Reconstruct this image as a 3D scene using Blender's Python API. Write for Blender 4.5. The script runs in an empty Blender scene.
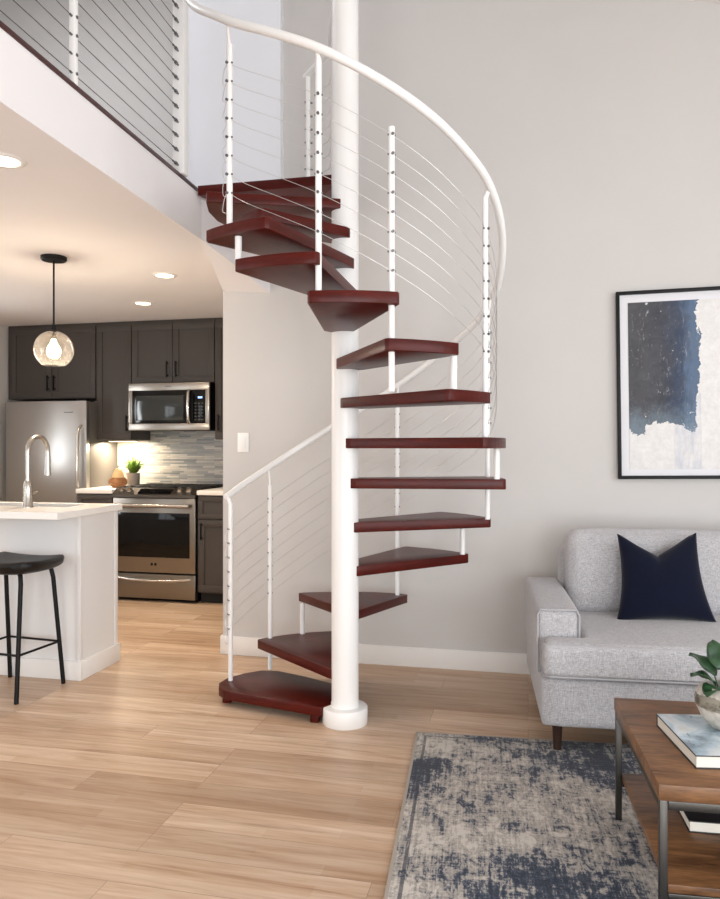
import bpy, bmesh, math, random
from mathutils import Vector, Matrix
from mathutils import noise as mnoise

random.seed(7)
SC = bpy.context.scene
COL = SC.collection
PI = math.pi
rad = math.radians

# ------------------------------------------------------------------ helpers
def lin(c):
    out = []
    for v in c[:3]:
        v = v / 255.0
        out.append(v / 12.92 if v <= 0.04045 else ((v + 0.055) / 1.055) ** 2.4)
    return (out[0], out[1], out[2], 1.0)


class MB:
    """Collects shapes into one bmesh."""
    def __init__(s):
        s.bm = bmesh.new()

    def _merge(s, b2, mat=None):
        if mat is not None:
            bmesh.ops.transform(b2, matrix=mat, verts=b2.verts)
        me = bpy.data.meshes.new('tmp')
        b2.to_mesh(me)
        b2.free()
        s.bm.from_mesh(me)
        bpy.data.meshes.remove(me)
        return s

    def box(s, x0, x1, y0, y1, z0, z1, bev=0.0, seg=2, mat=None):
        b = bmesh.new()
        bmesh.ops.create_cube(b, size=1.0)
        for v in b.verts:
            v.co = Vector(((x0 + x1) / 2 + v.co.x * (x1 - x0), (y0 + y1) / 2 + v.co.y * (y1 - y0),
                           (z0 + z1) / 2 + v.co.z * (z1 - z0)))
        if bev > 0:
            bmesh.ops.bevel(b, geom=list(b.edges), offset=bev, segments=seg, profile=0.5, affect='EDGES')
        return s._merge(b, mat)

    def prism(s, pts, z0, z1, bev=0.0, seg=2, mat=None, edges='all'):
        b = bmesh.new()
        lo = [b.verts.new((p[0], p[1], z0)) for p in pts]
        hi = [b.verts.new((p[0], p[1], z1)) for p in pts]
        n = len(pts)
        b.faces.new(list(reversed(lo)))
        b.faces.new(hi)
        for i in range(n):
            b.faces.new([lo[i], lo[(i + 1) % n], hi[(i + 1) % n], hi[i]])
        bmesh.ops.recalc_face_normals(b, faces=b.faces)
        if bev > 0:
            if edges == 'rim':
                g = [e for e in b.edges if abs(e.verts[0].co.z - e.verts[1].co.z) < 1e-6]
            else:
                g = list(b.edges)
            bmesh.ops.bevel(b, geom=g, offset=bev, segments=seg, profile=0.5, affect='EDGES', clamp_overlap=True)
        return s._merge(b, mat)

    def cyl(s, p0, p1, r, r1=None, n=20, cap=True):
        p0, p1 = Vector(p0), Vector(p1)
        d = p1 - p0
        b = bmesh.new()
        bmesh.ops.create_cone(b, cap_ends=cap, segments=n, radius1=r, radius2=r if r1 is None else r1, depth=d.length)
        q = d.to_track_quat('Z', 'Y').to_matrix().to_4x4()
        return s._merge(b, Matrix.Translation((p0 + p1) / 2) @ q)

    def lathe(s, prof, n=32, c=(0, 0, 0), closed=False, mod=None):
        """prof: list of (r, z). Ends are capped when r is 0."""
        b = bmesh.new()
        rings = []
        for r, z in prof:
            if r < 1e-6:
                rings.append([b.verts.new((c[0], c[1], c[2] + z))])
            else:
                ring = []
                for k in range(n):
                    a = 2 * PI * k / n
                    rr = r * (mod(a, z) if mod else 1.0)
                    ring.append(b.verts.new((c[0] + rr * math.cos(a), c[1] + rr * math.sin(a), c[2] + z)))
                rings.append(ring)
        for A, B in zip(rings, rings[1:]):
            for k in range(n):
                k2 = (k + 1) % n
                if len(A) == 1 and len(B) == 1:
                    continue
                if len(A) == 1:
                    b.faces.new([A[0], B[k], B[k2]])
                elif len(B) == 1:
                    b.faces.new([A[k], A[k2], B[0]])
                else:
                    b.faces.new([A[k], A[k2], B[k2], B[k]])
        bmesh.ops.recalc_face_normals(b, faces=b.faces)
        return s._merge(b)

    def tube(s, pts, r, n=12, cap=True):
        pts = [Vector(p) for p in pts]
        b = bmesh.new()
        rings = []
        up = Vector((0, 0, 1))
        prev = None
        for i, p in enumerate(pts):
            t = (pts[min(i + 1, len(pts) - 1)] - pts[max(i - 1, 0)]).normalized()
            if prev is None:
                a = up if abs(t.dot(up)) < 0.95 else Vector((1, 0, 0))
                u = (a - t * a.dot(t)).normalized()
            else:
                u = (prev - t * prev.dot(t)).normalized()
            prev = u
            w = t.cross(u)
            rr = r[i] if isinstance(r, (list, tuple)) else r
            rings.append([b.verts.new(p + (u * math.cos(2 * PI * k / n) + w * math.sin(2 * PI * k / n)) * rr) for k in range(n)])
        for A, B in zip(rings, rings[1:]):
            for k in range(n):
                b.faces.new([A[k], A[(k + 1) % n], B[(k + 1) % n], B[k]])
        if cap:
            b.faces.new(list(reversed(rings[0])))
            b.faces.new(rings[-1])
        bmesh.ops.recalc_face_normals(b, faces=b.faces)
        return s._merge(b)

    def sphere(s, c, r, sc=(1, 1, 1), n=24):
        b = bmesh.new()
        bmesh.ops.create_uvsphere(b, u_segments=n, v_segments=n // 2, radius=r)
        for v in b.verts:
            v.co = Vector((c[0] + v.co.x * sc[0], c[1] + v.co.y * sc[1], c[2] + v.co.z * sc[2]))
        return s._merge(b)

    def grid(s, f, nu, nv):
        vs = [[s.bm.verts.new(f(i / nu, j / nv)) for j in range(nv + 1)] for i in range(nu + 1)]
        for i in range(nu):
            for j in range(nv):
                s.bm.faces.new([vs[i][j], vs[i + 1][j], vs[i + 1][j + 1], vs[i][j + 1]])
        return s

    def poly(s, verts, faces):
        vs = [s.bm.verts.new(v) for v in verts]
        for f in faces:
            s.bm.faces.new([vs[i] for i in f])
        bmesh.ops.recalc_face_normals(s.bm, faces=s.bm.faces)
        return s

    def ring(s, o, i, z0, z1):
        vs = [(x, y, z) for z in (z0, z1) for (x, y) in o + i]
        fs = []
        for k in range(4):
            k2 = (k + 1) % 4
            fs += [(8 + k, 8 + k2, 12 + k2, 12 + k), (k2, k, 4 + k, 4 + k2), (k, k2, 8 + k2, 8 + k), (4 + k2, 4 + k, 12 + k, 12 + k2)]
        return s.poly(vs, fs)

    def build(s, name, mat, parent=None, loc=None, rz=0.0, smooth=True, angle=0.7, bevel=0.0):
        me = bpy.data.meshes.new(name)
        s.bm.to_mesh(me)
        s.bm.free()
        if mat is not None:
            me.materials.append(mat)
        if smooth:
            me.shade_smooth()
            me.set_sharp_from_angle(angle=angle)
        o = bpy.data.objects.new(name, me)
        COL.objects.link(o)
        if parent is not None:
            o.parent = parent
        if loc is not None:
            o.location = loc
        if rz:
            o.rotation_euler = (0, 0, rz)
        if bevel > 0:
            m = o.modifiers.new('bevel', 'BEVEL')
            m.width = bevel
            m.segments = 2
            m.limit_method = 'ANGLE'
            m.angle_limit = 0.6
        return o


def tag(o, label=None, cat=None, group=None, kind=None):
    if label: o['label'] = label
    if cat: o['category'] = cat
    if group: o['group'] = group
    if kind: o['kind'] = kind
    return o


def thing(name, label, cat, loc=(0, 0, 0), rz=0.0, group=None):
    o = bpy.data.objects.new(name, None)
    o.empty_display_size = 0.1
    COL.objects.link(o)
    o.location = loc
    o.rotation_euler = (0, 0, rz)
    return tag(o, label, cat, group)


def struct(o):
    o['kind'] = 'structure'
    return o


def dup(root, loc, rz=None):
    r = root.copy(); COL.objects.link(r); r.location = loc
    if rz is not None: r.rotation_euler = (0, 0, rz)
    for ch in list(root.children):
        c = ch.copy(); COL.objects.link(c); c.parent = r
        for g in list(ch.children):
            d = g.copy(); COL.objects.link(d); d.parent = c
    return r

# ------------------------------------------------------------------ materials
class NT:
    def __init__(s, name):
        s.m = bpy.data.materials.new(name)
        s.m.use_nodes = True
        s.t = s.m.node_tree
        s.b = s.t.nodes['Principled BSDF']
        s.o = s.t.nodes['Material Output']

    def n(s, typ, **kw):
        nd = s.t.nodes.new(typ)
        for k, v in kw.items():
            if k.startswith('i_'):
                key = k[2:]
                nd.inputs[int(key) if key.isdigit() else key.replace('_', ' ')].default_value = v
            else:
                setattr(nd, k, v)
        return nd

    def l(s, a, b):
        s.t.links.new(a, b)

    def coords(s, scale=(1, 1, 1), rot=(0, 0, 0), kind='Object'):
        tc = s.n('ShaderNodeTexCoord')
        mp = s.n('ShaderNodeMapping')
        mp.inputs['Scale'].default_value = scale
        mp.inputs['Rotation'].default_value = rot
        s.l(tc.outputs[kind], mp.inputs['Vector'])
        return mp.outputs['Vector']

    def noise(s, vec, scale, detail=4, rough=0.55, dist=0.0):
        nd = s.n('ShaderNodeTexNoise')
        nd.inputs['Scale'].default_value = scale
        nd.inputs['Detail'].default_value = detail
        nd.inputs['Roughness'].default_value = rough
        nd.inputs['Distortion'].default_value = dist
        if vec is not None: s.l(vec, nd.inputs['Vector'])
        return nd.outputs['Fac']

    def ramp(s, fac, stops, interp='LINEAR'):
        r = s.n('ShaderNodeValToRGB')
        r.color_ramp.interpolation = interp
        e = r.color_ramp.elements
        while len(e) < len(stops): e.new(0.5)
        for el, (p, c) in zip(e, stops):
            el.position = p
            el.color = c if len(c) == 4 else (*c, 1)
        s.l(fac, r.inputs['Fac'])
        return r.outputs['Color']

    def mix(s, fac, a, b, mode='MIX'):
        m = s.n('ShaderNodeMix', data_type='RGBA', blend_type=mode)
        for sock, v in ((m.inputs[0], fac), (m.inputs[6], a), (m.inputs[7], b)):
            if hasattr(v, 'is_linked'): s.l(v, sock)
            else: sock.default_value = v
        return m.outputs[2]

    def math(s, op, a, b=0.0, clamp=False):
        m = s.n('ShaderNodeMath', operation=op, use_clamp=clamp)
        for i, v in enumerate((a, b)):
            if hasattr(v, 'is_linked'): s.l(v, m.inputs[i])
            else: m.inputs[i].default_value = v
        return m.outputs[0]

    def bump(s, h, strength=0.2, dist=0.01):
        b = s.n('ShaderNodeBump')
        b.inputs['Strength'].default_value = strength
        b.inputs['Distance'].default_value = dist
        s.l(h, b.inputs['Height'])
        s.l(b.outputs['Normal'], s.b.inputs['Normal'])

    def set(s, **kw):
        for k, v in kw.items():
            key = {'col': 'Base Color', 'rough': 'Roughness', 'metal': 'Metallic', 'spec': 'Specular IOR Level',
                   'trans': 'Transmission Weight', 'ior': 'IOR', 'ecol': 'Emission Color', 'estr': 'Emission Strength',
                   'coat': 'Coat Weight', 'crough': 'Coat Roughness', 'sheen': 'Sheen Weight', 'aniso': 'Anisotropic'}[k]
            if hasattr(v, 'is_linked'): s.l(v, s.b.inputs[key])
            else: s.b.inputs[key].default_value = v
        return s


def plain(name, c, rough=0.5, metal=0.0, spec=0.5, coat=0.0):
    t = NT(name)
    t.set(col=lin(c), rough=rough, metal=metal, spec=spec, coat=coat)
    return t.m


def paint(name, c, rough=0.75, var=0.02):
    t = NT(name)
    v = t.coords()
    n = t.noise(v, 1.3, 3)
    base = lin(c)
    lo = tuple(x * (1 - var) for x in base[:3]) + (1,)
    hi = tuple(min(1, x * (1 + var)) for x in base[:3]) + (1,)
    t.set(col=t.ramp(n, [(0.3, lo), (0.7, hi)]), rough=rough, spec=0.3)
    t.bump(t.noise(v, 220, 2), 0.04, 0.002)
    return t.m


def wood(name, dark, light, rough=0.4, scale=(1.2, 14, 14), coat=0.0, rings=2.0, spec=0.5):
    t = NT(name)
    v = t.coords(scale)
    n1 = t.noise(v, rings, 6, 0.6, 0.8)
    n2 = t.noise(v, rings * 9, 3, 0.5)
    f = t.math('ADD', t.math('MULTIPLY', n1, 0.75), t.math('MULTIPLY', n2, 0.25))
    t.set(col=t.ramp(f, [(0.34, lin(dark)), (0.66, lin(light))]), rough=rough, coat=coat, crough=0.15, spec=spec)
    t.bump(n2, 0.05, 0.002)
    return t.m


def floor_mat():
    t = NT('light_oak_planks')
    v = t.coords()
    br = t.n('ShaderNodeTexBrick', offset=0.37, offset_frequency=3)
    br.inputs['Color1'].default_value = (0, 0, 0, 1)
    br.inputs['Color2'].default_value = (1, 1, 1, 1)
    br.inputs['Mortar'].default_value = (0.5, 0.5, 0.5, 1)
    br.inputs['Scale'].default_value = 1.0
    br.inputs['Mortar Size'].default_value = 0.0011
    br.inputs['Mortar Smooth'].default_value = 0.2
    br.inputs['Brick Width'].default_value = 1.22
    br.inputs['Row Height'].default_value = 0.165
    t.l(v, br.inputs['Vector'])
    # per plank shift of the grain
    vm = t.n('ShaderNodeVectorMath', operation='MULTIPLY_ADD')
    t.l(br.outputs['Color'], vm.inputs[0])
    vm.inputs[1].default_value = (7.3, 3.1, 5.0)
    mp = t.n('ShaderNodeMapping')
    mp.inputs['Scale'].default_value = (0.75, 11, 1)
    t.l(v, mp.inputs['Vector'])
    t.l(mp.outputs['Vector'], vm.inputs[2])
    g1 = t.noise(vm.outputs['Vector'], 1.6, 6, 0.6, 1.1)
    g2 = t.noise(vm.outputs['Vector'], 9, 4, 0.6, 0.3)
    g = t.math('ADD', t.math('MULTIPLY', g1, 0.7), t.math('MULTIPLY', g2, 0.3))
    c = t.ramp(g, [(0.27, lin((166, 133, 106))), (0.43, lin((202, 174, 148))), (0.58, lin((220, 197, 174))), (0.76, lin((233, 216, 198)))])
    tint = t.ramp(br.outputs['Color'], [(0.0, lin((222, 215, 208))), (0.5, lin((243, 240, 238))), (1.0, lin((255, 255, 255)))])
    c = t.mix(1.0, c, tint, 'MULTIPLY')
    b3 = t.n('ShaderNodeTexBrick', offset=0.41, offset_frequency=2)
    b3.inputs['Color1'].default_value = (0, 0, 0, 1); b3.inputs['Color2'].default_value = (1, 1, 1, 1)
    b3.inputs['Mortar'].default_value = (0.5, 0.5, 0.5, 1)
    b3.inputs['Scale'].default_value = 1.0; b3.inputs['Mortar Size'].default_value = 0.0
    b3.inputs['Brick Width'].default_value = 0.61; b3.inputs['Row Height'].default_value = 0.055
    t.l(v, b3.inputs['Vector'])
    c = t.mix(1.0, c, t.ramp(b3.outputs['Color'], [(0.0, lin((244, 237, 230))), (1.0, lin((255, 255, 255)))]), 'MULTIPLY')
    c = t.mix(t.math('MULTIPLY', br.outputs['Fac'], 0.55), c, lin((96, 70, 50)))
    t.set(col=c, rough=t.math('ADD', t.math('MULTIPLY', g2, 0.12), 0.33), spec=0.4)
    t.bump(t.math('SUBTRACT', g2, t.math('MULTIPLY', br.outputs['Fac'], 2.0)), 0.06, 0.003)
    return t.m


def steel(name, c=(150, 146, 140), rough=0.3, vertical=False):
    t = NT(name)
    v = t.coords((2, 2, 160) if not vertical else (120, 120, 1.0))
    n = t.noise(v, 3, 3)
    t.set(col=lin(c), metal=1.0, rough=t.math('ADD', t.math('MULTIPLY', n, 0.08), rough - 0.04))
    return t.m


def fabric(name, c1, c2, scale=420, sheen=0.25):
    t = NT(name)
    v = t.coords()
    w1 = t.n('ShaderNodeTexWave', wave_type='BANDS', bands_direction='X')
    w1.inputs['Scale'].default_value = scale / 6
    w1.inputs['Distortion'].default_value = 2.5
    w1.inputs['Detail'].default_value = 2
    t.l(v, w1.inputs['Vector'])
    w2 = t.n('ShaderNodeTexWave', wave_type='BANDS', bands_direction='Z')
    w2.inputs['Scale'].default_value = scale / 6
    w2.inputs['Distortion'].default_value = 2.5
    w2.inputs['Detail'].default_value = 2
    t.l(v, w2.inputs['Vector'])
    n = t.noise(v, 160, 3, 0.7)
    nx = t.noise(t.coords((40, 420, 420)), 1.0, 3, 0.6)
    nz = t.noise(t.coords((420, 420, 40)), 1.0, 3, 0.6)
    f = t.math('ADD', t.math('MULTIPLY', t.math('ADD', nx, nz), 0.35), t.math('MULTIPLY', n, 0.3))
    t.set(col=t.ramp(f, [(0.38, lin(c1)), (0.62, lin(c2))]), rough=0.95, spec=0.1, sheen=sheen)
    t.bump(t.math('ADD', f, t.math('MULTIPLY', t.math('ADD', w1.outputs['Fac'], w2.outputs['Fac']), 0.15)), 0.35, 0.003)
    return t.m


def rug_mat(hx, hy):
    t = NT('distressed_rug_pile')
    v = t.coords()
    big = t.noise(v, 1.9, 3, 0.6, 0.4)
    med = t.noise(t.coords((22, 13, 1)), 1.0, 5, 0.75, 0.9)
    fine = t.noise(t.coords((60, 34, 1)), 1.0, 4, 0.8, 0.6)
    strk = t.noise(t.coords((80, 4, 1)), 1.0, 3, 0.7, 0.2)
    cross = t.noise(t.coords((12, 90, 1)), 1.0, 2, 0.6)
    f = t.math('ADD', t.math('MULTIPLY', big, 0.55), t.math('MULTIPLY', med, 0.50))
    f = t.math('ADD', f, t.math('MULTIPLY', fine, 0.30))
    f = t.math('ADD', f, t.math('MULTIPLY', strk, 0.26))
    f = t.math('ADD', f, t.math('MULTIPLY', cross, 0.15))
    navy = lin((44, 52, 67))
    c = t.ramp(f, [(0.79, navy), (0.86, lin((78, 86, 101))), (0.885, lin((150, 147, 144))), (0.94, lin((174, 168, 161))), (1.03, lin((206, 201, 194)))])
    # woven border line
    sep = t.n('ShaderNodeSeparateXYZ')
    t.l(v, sep.inputs[0])
    ax = t.math('ABSOLUTE', sep.outputs[0])
    ay = t.math('ABSOLUTE', sep.outputs[1])
    d = t.math('MINIMUM', t.math('SUBTRACT', hx, ax), t.math('SUBTRACT', hy, ay))
    line = t.math('MULTIPLY', t.math('LESS_THAN', t.math('ABSOLUTE', t.math('SUBTRACT', d, 0.045)), 0.006), t.math('GREATER_THAN', med, 0.43))
    c = t.mix(t.math('MULTIPLY', line, 0.7), c, navy)
    edge = t.math('LESS_THAN', d, 0.012)
    c = t.mix(edge, c, lin((168, 160, 150)))
    t.set(col=c, rough=1.0, spec=0.05, sheen=0.15)
    t.bump(t.math('ADD', strk, t.math('ADD', t.noise(v, 260, 2), cross)), 0.5, 0.006)
    return t.m


def mosaic_mat():
    t = NT('linear_stone_mosaic')
    v = t.coords((1, 1, 1), (PI / 2, 0, 0))
    br = t.n('ShaderNodeTexBrick', offset=0.43, offset_frequency=2, squash=0.7, squash_frequency=3)
    br.inputs['Color1'].default_value = (0, 0, 0, 1)
    br.inputs['Color2'].default_value = (1, 1, 1, 1)
    br.inputs['Mortar'].default_value = (0.6, 0.6, 0.6, 1)
    br.inputs['Scale'].default_value = 1.0
    br.inputs['Mortar Size'].default_value = 0.001
    br.inputs['Brick Width'].default_value = 0.17
    br.inputs['Row Height'].default_value = 0.0155
    t.l(v, br.inputs['Vector'])
    n = t.noise(t.coords((5, 5, 60)), 1.2, 4)
    f = t.math('ADD', t.math('MULTIPLY', br.outputs['Color'], 0.7), t.math('MULTIPLY', n, 0.3))
    c = t.ramp(f, [(0.1, lin((104, 110, 114))), (0.35, lin((150, 152, 152))), (0.6, lin((172, 168, 160))), (0.9, lin((200, 196, 188)))])
    c = t.mix(br.outputs['Fac'], c, lin((150, 148, 144)))
    t.set(col=c, rough=0.3, spec=0.5)
    t.bump(br.outputs['Fac'], -0.2, 0.003)
    return t.m


def art_mat():
    t = NT('abstract_paint')
    v = t.coords()
    sep = t.n('ShaderNodeSeparateXYZ')
    t.l(v, sep.inputs[0])
    x, z = sep.outputs[0], sep.outputs[2]
    n = t.noise(v, 5.5, 6, 0.65, 0.5)
    n2 = t.noise(t.coords((26, 1, 6)), 1.0, 5, 0.7, 0.6)
    nf = t.noise(v, 30, 5, 0.7)
    # ragged dark block, left of the sheet
    wob = t.math('MULTIPLY', t.math('SUBTRACT', n, 0.5), 0.16)
    e1 = t.math('LESS_THAN', t.math('ADD', x, wob), -0.045)
    e2 = t.math('GREATER_THAN', t.math('ADD', z, t.math('MULTIPLY', t.math('SUBTRACT', n, 0.5), 0.30)), -0.235)
    mask = t.math('MULTIPLY', e1, e2)
    mask = t.math('MULTIPLY', mask, t.math('GREATER_THAN', t.math('ADD', nf, t.math('MULTIPLY', n2, 0.4)), 0.50))
    xr = t.math('ADD', t.math('MULTIPLY', x, 3.6), t.math('ADD', t.math('MULTIPLY', n2, 0.7), 0.85))
    dark = t.ramp(xr, [(0.1, lin((66, 66, 70))), (0.45, lin((52, 55, 66))), (0.72, lin((42, 58, 84))), (0.92, lin((84, 106, 134)))])
    scr = t.noise(t.coords((38, 1, 15)), 1.0, 5, 0.75, 1.2)
    mot = t.noise(v, 9, 5, 0.7, 0.8)
    dark = t.mix(t.math('MULTIPLY', t.math('SUBTRACT', mot, 0.35, True), 0.9), dark, lin((112, 112, 116)))
    dark = t.mix(t.math('MULTIPLY', t.math('SUBTRACT', scr, 0.60, True), 5.0, True), dark, lin((196, 200, 206)))
    dark = t.mix(t.math('MULTIPLY', t.math('SUBTRACT', 0.40, scr, True), 5.0, True), dark, lin((38, 44, 58)))
    zr = t.math('ADD', t.math('MULTIPLY', z, -2.2), t.math('MULTIPLY', nf, 0.6))
    dark = t.mix(t.math('MULTIPLY', t.math('MULTIPLY', t.math('SUBTRACT', zr, 0.50, True), 3.0, True), 0.6), dark, lin((128, 146, 160)))
    pale = t.ramp(nf, [(0.3, lin((214, 212, 210))), (0.7, lin((232, 231, 229)))])
    smear = t.math('MULTIPLY', t.math('LESS_THAN', t.math('ABSOLUTE', t.math('ADD', x, 0.10)), 0.07), t.math('LESS_THAN', z, t.math('SUBTRACT', n, 0.62)))
    pale = t.mix(t.math('MULTIPLY', smear, t.math('MULTIPLY', t.math('SUBTRACT', n2, 0.35, True), 2.0, True)), pale, lin((176, 182, 198)))
    c = t.mix(mask, pale, dark)
    t.set(col=c, rough=0.55, spec=0.3)
    return t.m


def book_cover_mat():
    t = NT('pale_photo_cover')
    v = t.coords()
    n = t.noise(v, 7, 4, 0.6, 0.6)
    n2 = t.noise(t.coords((30, 12, 1), (0, 0, 0.7)), 1.0, 4, 0.7)
    c = t.ramp(n, [(0.36, lin((120, 136, 148))), (0.48, lin((176, 196, 208))), (0.58, lin((214, 222, 226))), (0.72, lin((196, 192, 184)))])
    c = t.mix(t.math('MULTIPLY', t.math('GREATER_THAN', n2, 0.64), 0.6), c, lin((84, 88, 92)))
    t.set(col=c, rough=0.3)
    return t.m


def ceramic_mat():
    t = NT('glazed_stoneware')
    v = t.coords()
    sep = t.n('ShaderNodeSeparateXYZ')
    t.l(v, sep.inputs[0])
    n = t.noise(v, 22, 4, 0.65, 0.7)
    nb = t.noise(v, 60, 3)
    base = t.ramp(nb, [(0.3, lin((176, 170, 160))), (0.7, lin((206, 200, 190)))])
    band = t.math('LESS_THAN', t.math('ABSOLUTE', t.math('SUBTRACT', sep.outputs[2], 0.082)), t.math('MULTIPLY', n, 0.034))
    pat = t.ramp(n, [(0.42, lin((84, 80, 70))), (0.55, lin((140, 134, 120)))])
    t.set(col=t.mix(band, base, pat), rough=0.45)
    t.bump(n, 0.15, 0.004)
    return t.m


def glass_mat():
    t = NT('clear_thin_glass')
    tr = t.n('ShaderNodeBsdfTransparent')
    tr.inputs['Color'].default_value = (1, 0.995, 0.985, 1)
    gl = t.n('ShaderNodeBsdfGlossy')
    gl.inputs['Roughness'].default_value = 0.02
    fr = t.n('ShaderNodeLayerWeight')
    fr.inputs['Blend'].default_value = 0.16
    mx = t.n('ShaderNodeMixShader')
    t.l(t.math('MULTIPLY', fr.outputs['Facing'], 0.75), mx.inputs[0])
    t.l(tr.outputs[0], mx.inputs[1])
    t.l(gl.outputs[0], mx.inputs[2])
    tl = t.n('ShaderNodeBsdfTranslucent')
    tl.inputs['Color'].default_value = (1, .95, .88, 1)
    m2 = t.n('ShaderNodeMixShader')
    m2.inputs[0].default_value = .014
    t.l(mx.outputs[0], m2.inputs[1]); t.l(tl.outputs[0], m2.inputs[2])
    t.l(m2.outputs[0], t.o.inputs['Surface'])
    return t.m


def emit(name, c, strength):
    t = NT(name)
    t.set(col=lin(c), ecol=lin(c), estr=strength, rough=0.5)
    return t.m


def leaf_mat(name, c1, c2, rough=0.4):
    t = NT(name)
    n = t.noise(t.coords(), 30, 3)
    t.set(col=t.ramp(n, [(0.3, lin(c1)), (0.7, lin(c2))]), rough=rough)
    return t.m


M = dict(
    wall=paint('greige_wall_paint', (203, 200, 197)),
    white_wall=paint('daylit_white_wall_paint', (226, 227, 231)),  # white paint with the cool daylight put into its tint
    ceil=paint('ceiling_paint', (236, 233, 233)),
    trim=paint('white_trim_paint', (232, 230, 227), 0.45),
    floor=floor_mat(),
    steel_white=plain('white_powder_coat', (238, 237, 235), 0.32, spec=0.5),
    mahogany=wood('mahogany_tread', (60, 14, 9), (88, 24, 15), 0.36, (3, 3, 22), coat=0.04, rings=1.3, spec=0.2),
    mahogany_trim=plain('mahogany_edge', (62, 16, 12), 0.35),
    fitting=plain('dark_steel_fitting', (120, 120, 122), 0.3, 0.9),
    cable=plain('steel_cable', (214, 213, 211), 0.35, 0.7),
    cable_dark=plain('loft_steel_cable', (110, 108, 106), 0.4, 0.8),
    cabinet=paint('charcoal_cabinet_paint', (72, 67, 64), 0.5, 0.03),
    cab_in=plain('dark_toe_kick', (30, 28, 26), 0.8),  # plain dark colour of the base cabinet toe kicks
    black=plain('matte_black_metal', (11, 11, 12), 0.5, 0.0, 0.25),
    steel=steel('brushed_stainless', (168, 163, 156), 0.3),
    steel_v=steel('brushed_stainless_door', (188, 186, 184), 0.3, True),
    panel_dark=steel('dark_control_panel', (96, 90, 84), 0.32),
    steel_dark=steel('dark_stainless', (142, 136, 128), 0.3),
    steel_bright=steel('polished_stainless', (205, 200, 194), 0.22),
    fridge_side=plain('fridge_side_grey', (104, 100, 96), 0.45, 0.3),
    glass_black=plain('black_appliance_glass', (8, 8, 9), 0.08, 0.0, 0.28),
    cast_iron=plain('cast_iron', (18, 18, 18), 0.6),
    quartz=paint('white_quartz', (236, 233, 229), 0.25, 0.015),
    island=paint('white_island_panel', (226, 225, 224), 0.5, 0.01),
    mosaic=mosaic_mat(),
    leather=plain('black_leather', (12, 11, 11), 0.45, 0.0, 0.35),
    nickel=steel('brushed_nickel', (190, 184, 176), 0.27),
    sofa=fabric('grey_linen_weave', (142, 140, 142), (204, 202, 204)),
    piping=plain('grey_piping', (176, 174, 176), 0.9, spec=0.1),
    navy=fabric('navy_velvet', (10, 13, 28), (17, 22, 42), 300, 0.12),
    dark_wood=wood('dark_walnut_leg', (44, 28, 22), (66, 44, 34), 0.4),
    walnut=wood('walnut_table_top', (66, 40, 23), (152, 108, 70), 0.4, (1.4, 9, 9), rings=1.8),
    iron=plain('gunmetal_frame', (84, 82, 79), 0.38, 0.9),
    cover=book_cover_mat(),
    cover_dark=plain('black_book_cover', (28, 28, 30), 0.4),
    pages=plain('book_pages', (226, 221, 210), 0.85, spec=0.1),
    ceramic=ceramic_mat(),
    soil=plain('potting_soil', (44, 34, 26), 1.0, spec=0.1),
    leaf=leaf_mat('deep_green_leaf', (18, 46, 26), (46, 82, 48), 0.35),
    spike=leaf_mat('bright_green_leaf', (44, 84, 22), (120, 150, 50), 0.45),
    pot_grey=plain('grey_concrete_pot', (150, 144, 138), 0.75),
    basket=wood('tan_ribbed_bowl', (120, 74, 42), (186, 132, 84), 0.6, (8, 8, 30)),
    gourd=plain('pale_orange_gourd', (240, 206, 150), 0.5),
    glass=glass_mat(),
    bulb=emit('warm_bulb', (255, 214, 164), 30.0),
    led=emit('warm_led_lens', (255, 232, 206), 9.0),
    led_strip=emit('warm_led_strip', (255, 222, 180), 6.0),
    clock=emit('blue_clock_digits', (150, 190, 255), 1.5),
    switch=plain('white_switch_plastic', (240, 239, 236), 0.35),
    frame=plain('black_picture_frame', (18, 18, 19), 0.5, 0.0, 0.25),
    mat=plain('white_picture_mat', (226, 226, 230), 0.8, spec=0.2),
    art=art_mat(),
)

A = rad(12.8)          # how far the camera looks to the left of the room's depth axis
H = 1.29

# ------------------------------------------------------------------ room shell
YB = 4.315             # wall behind the stair
XW = -1.857            # end of that wall at the kitchen opening
XL, XR, YR = -4.72, 3.6, -2.8
KC = 2.41              # kitchen ceiling
LOFT = 2.65
def vault(x): return 3.74 - 0.29 * (x - 0.766)

struct(MB().box(XL - .15, XR + .15, YR - .15, 6.45, -0.12, 0.0).build('floor', M['floor'], smooth=False))

def gable(x0, x1, y0, y1, z0):
    m = MB()
    m.poly([(x0, y0, z0), (x1, y0, z0), (x1, y0, vault(x1)), (x0, y0, vault(x0)),
            (x0, y1, z0), (x1, y1, z0), (x1, y1, vault(x1)), (x0, y1, vault(x0))],
           [(0, 1, 2, 3), (5, 4, 7, 6), (0, 4, 5, 1), (1, 5, 6, 2), (2, 6, 7, 3), (3, 7, 4, 0)])
    return m

struct(gable(XW, XR + .15, YB, YB + .15, 0).build('wall_back', M['wall'], smooth=False))
struct(MB().box(XL - .15, XW + .15, 6.3, 6.45, 0, KC + .2).build('wall_kitchen_back', M['wall'], smooth=False))
struct(MB().box(XW, XW + .15, YB + .15, 6.3, 0, KC + .2).build('wall_kitchen_right', M['wall'], smooth=False))

# loft level walls: a white partition by the landing (cool daylight tint painted in), the room behind in greige
struct(gable(-2.10, -1.463, YB - .05, YB + .15, LOFT).build('wall_landing', M['white_wall'], smooth=False))
struct(gable(XL, -2.10, 5.3, 5.45, LOFT).build('wall_loft_back', M['wall'], smooth=False))
struct(gable(-2.10, XW, YB + .15, 5.45, LOFT).build('wall_loft_side', M['wall'], smooth=False))
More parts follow.
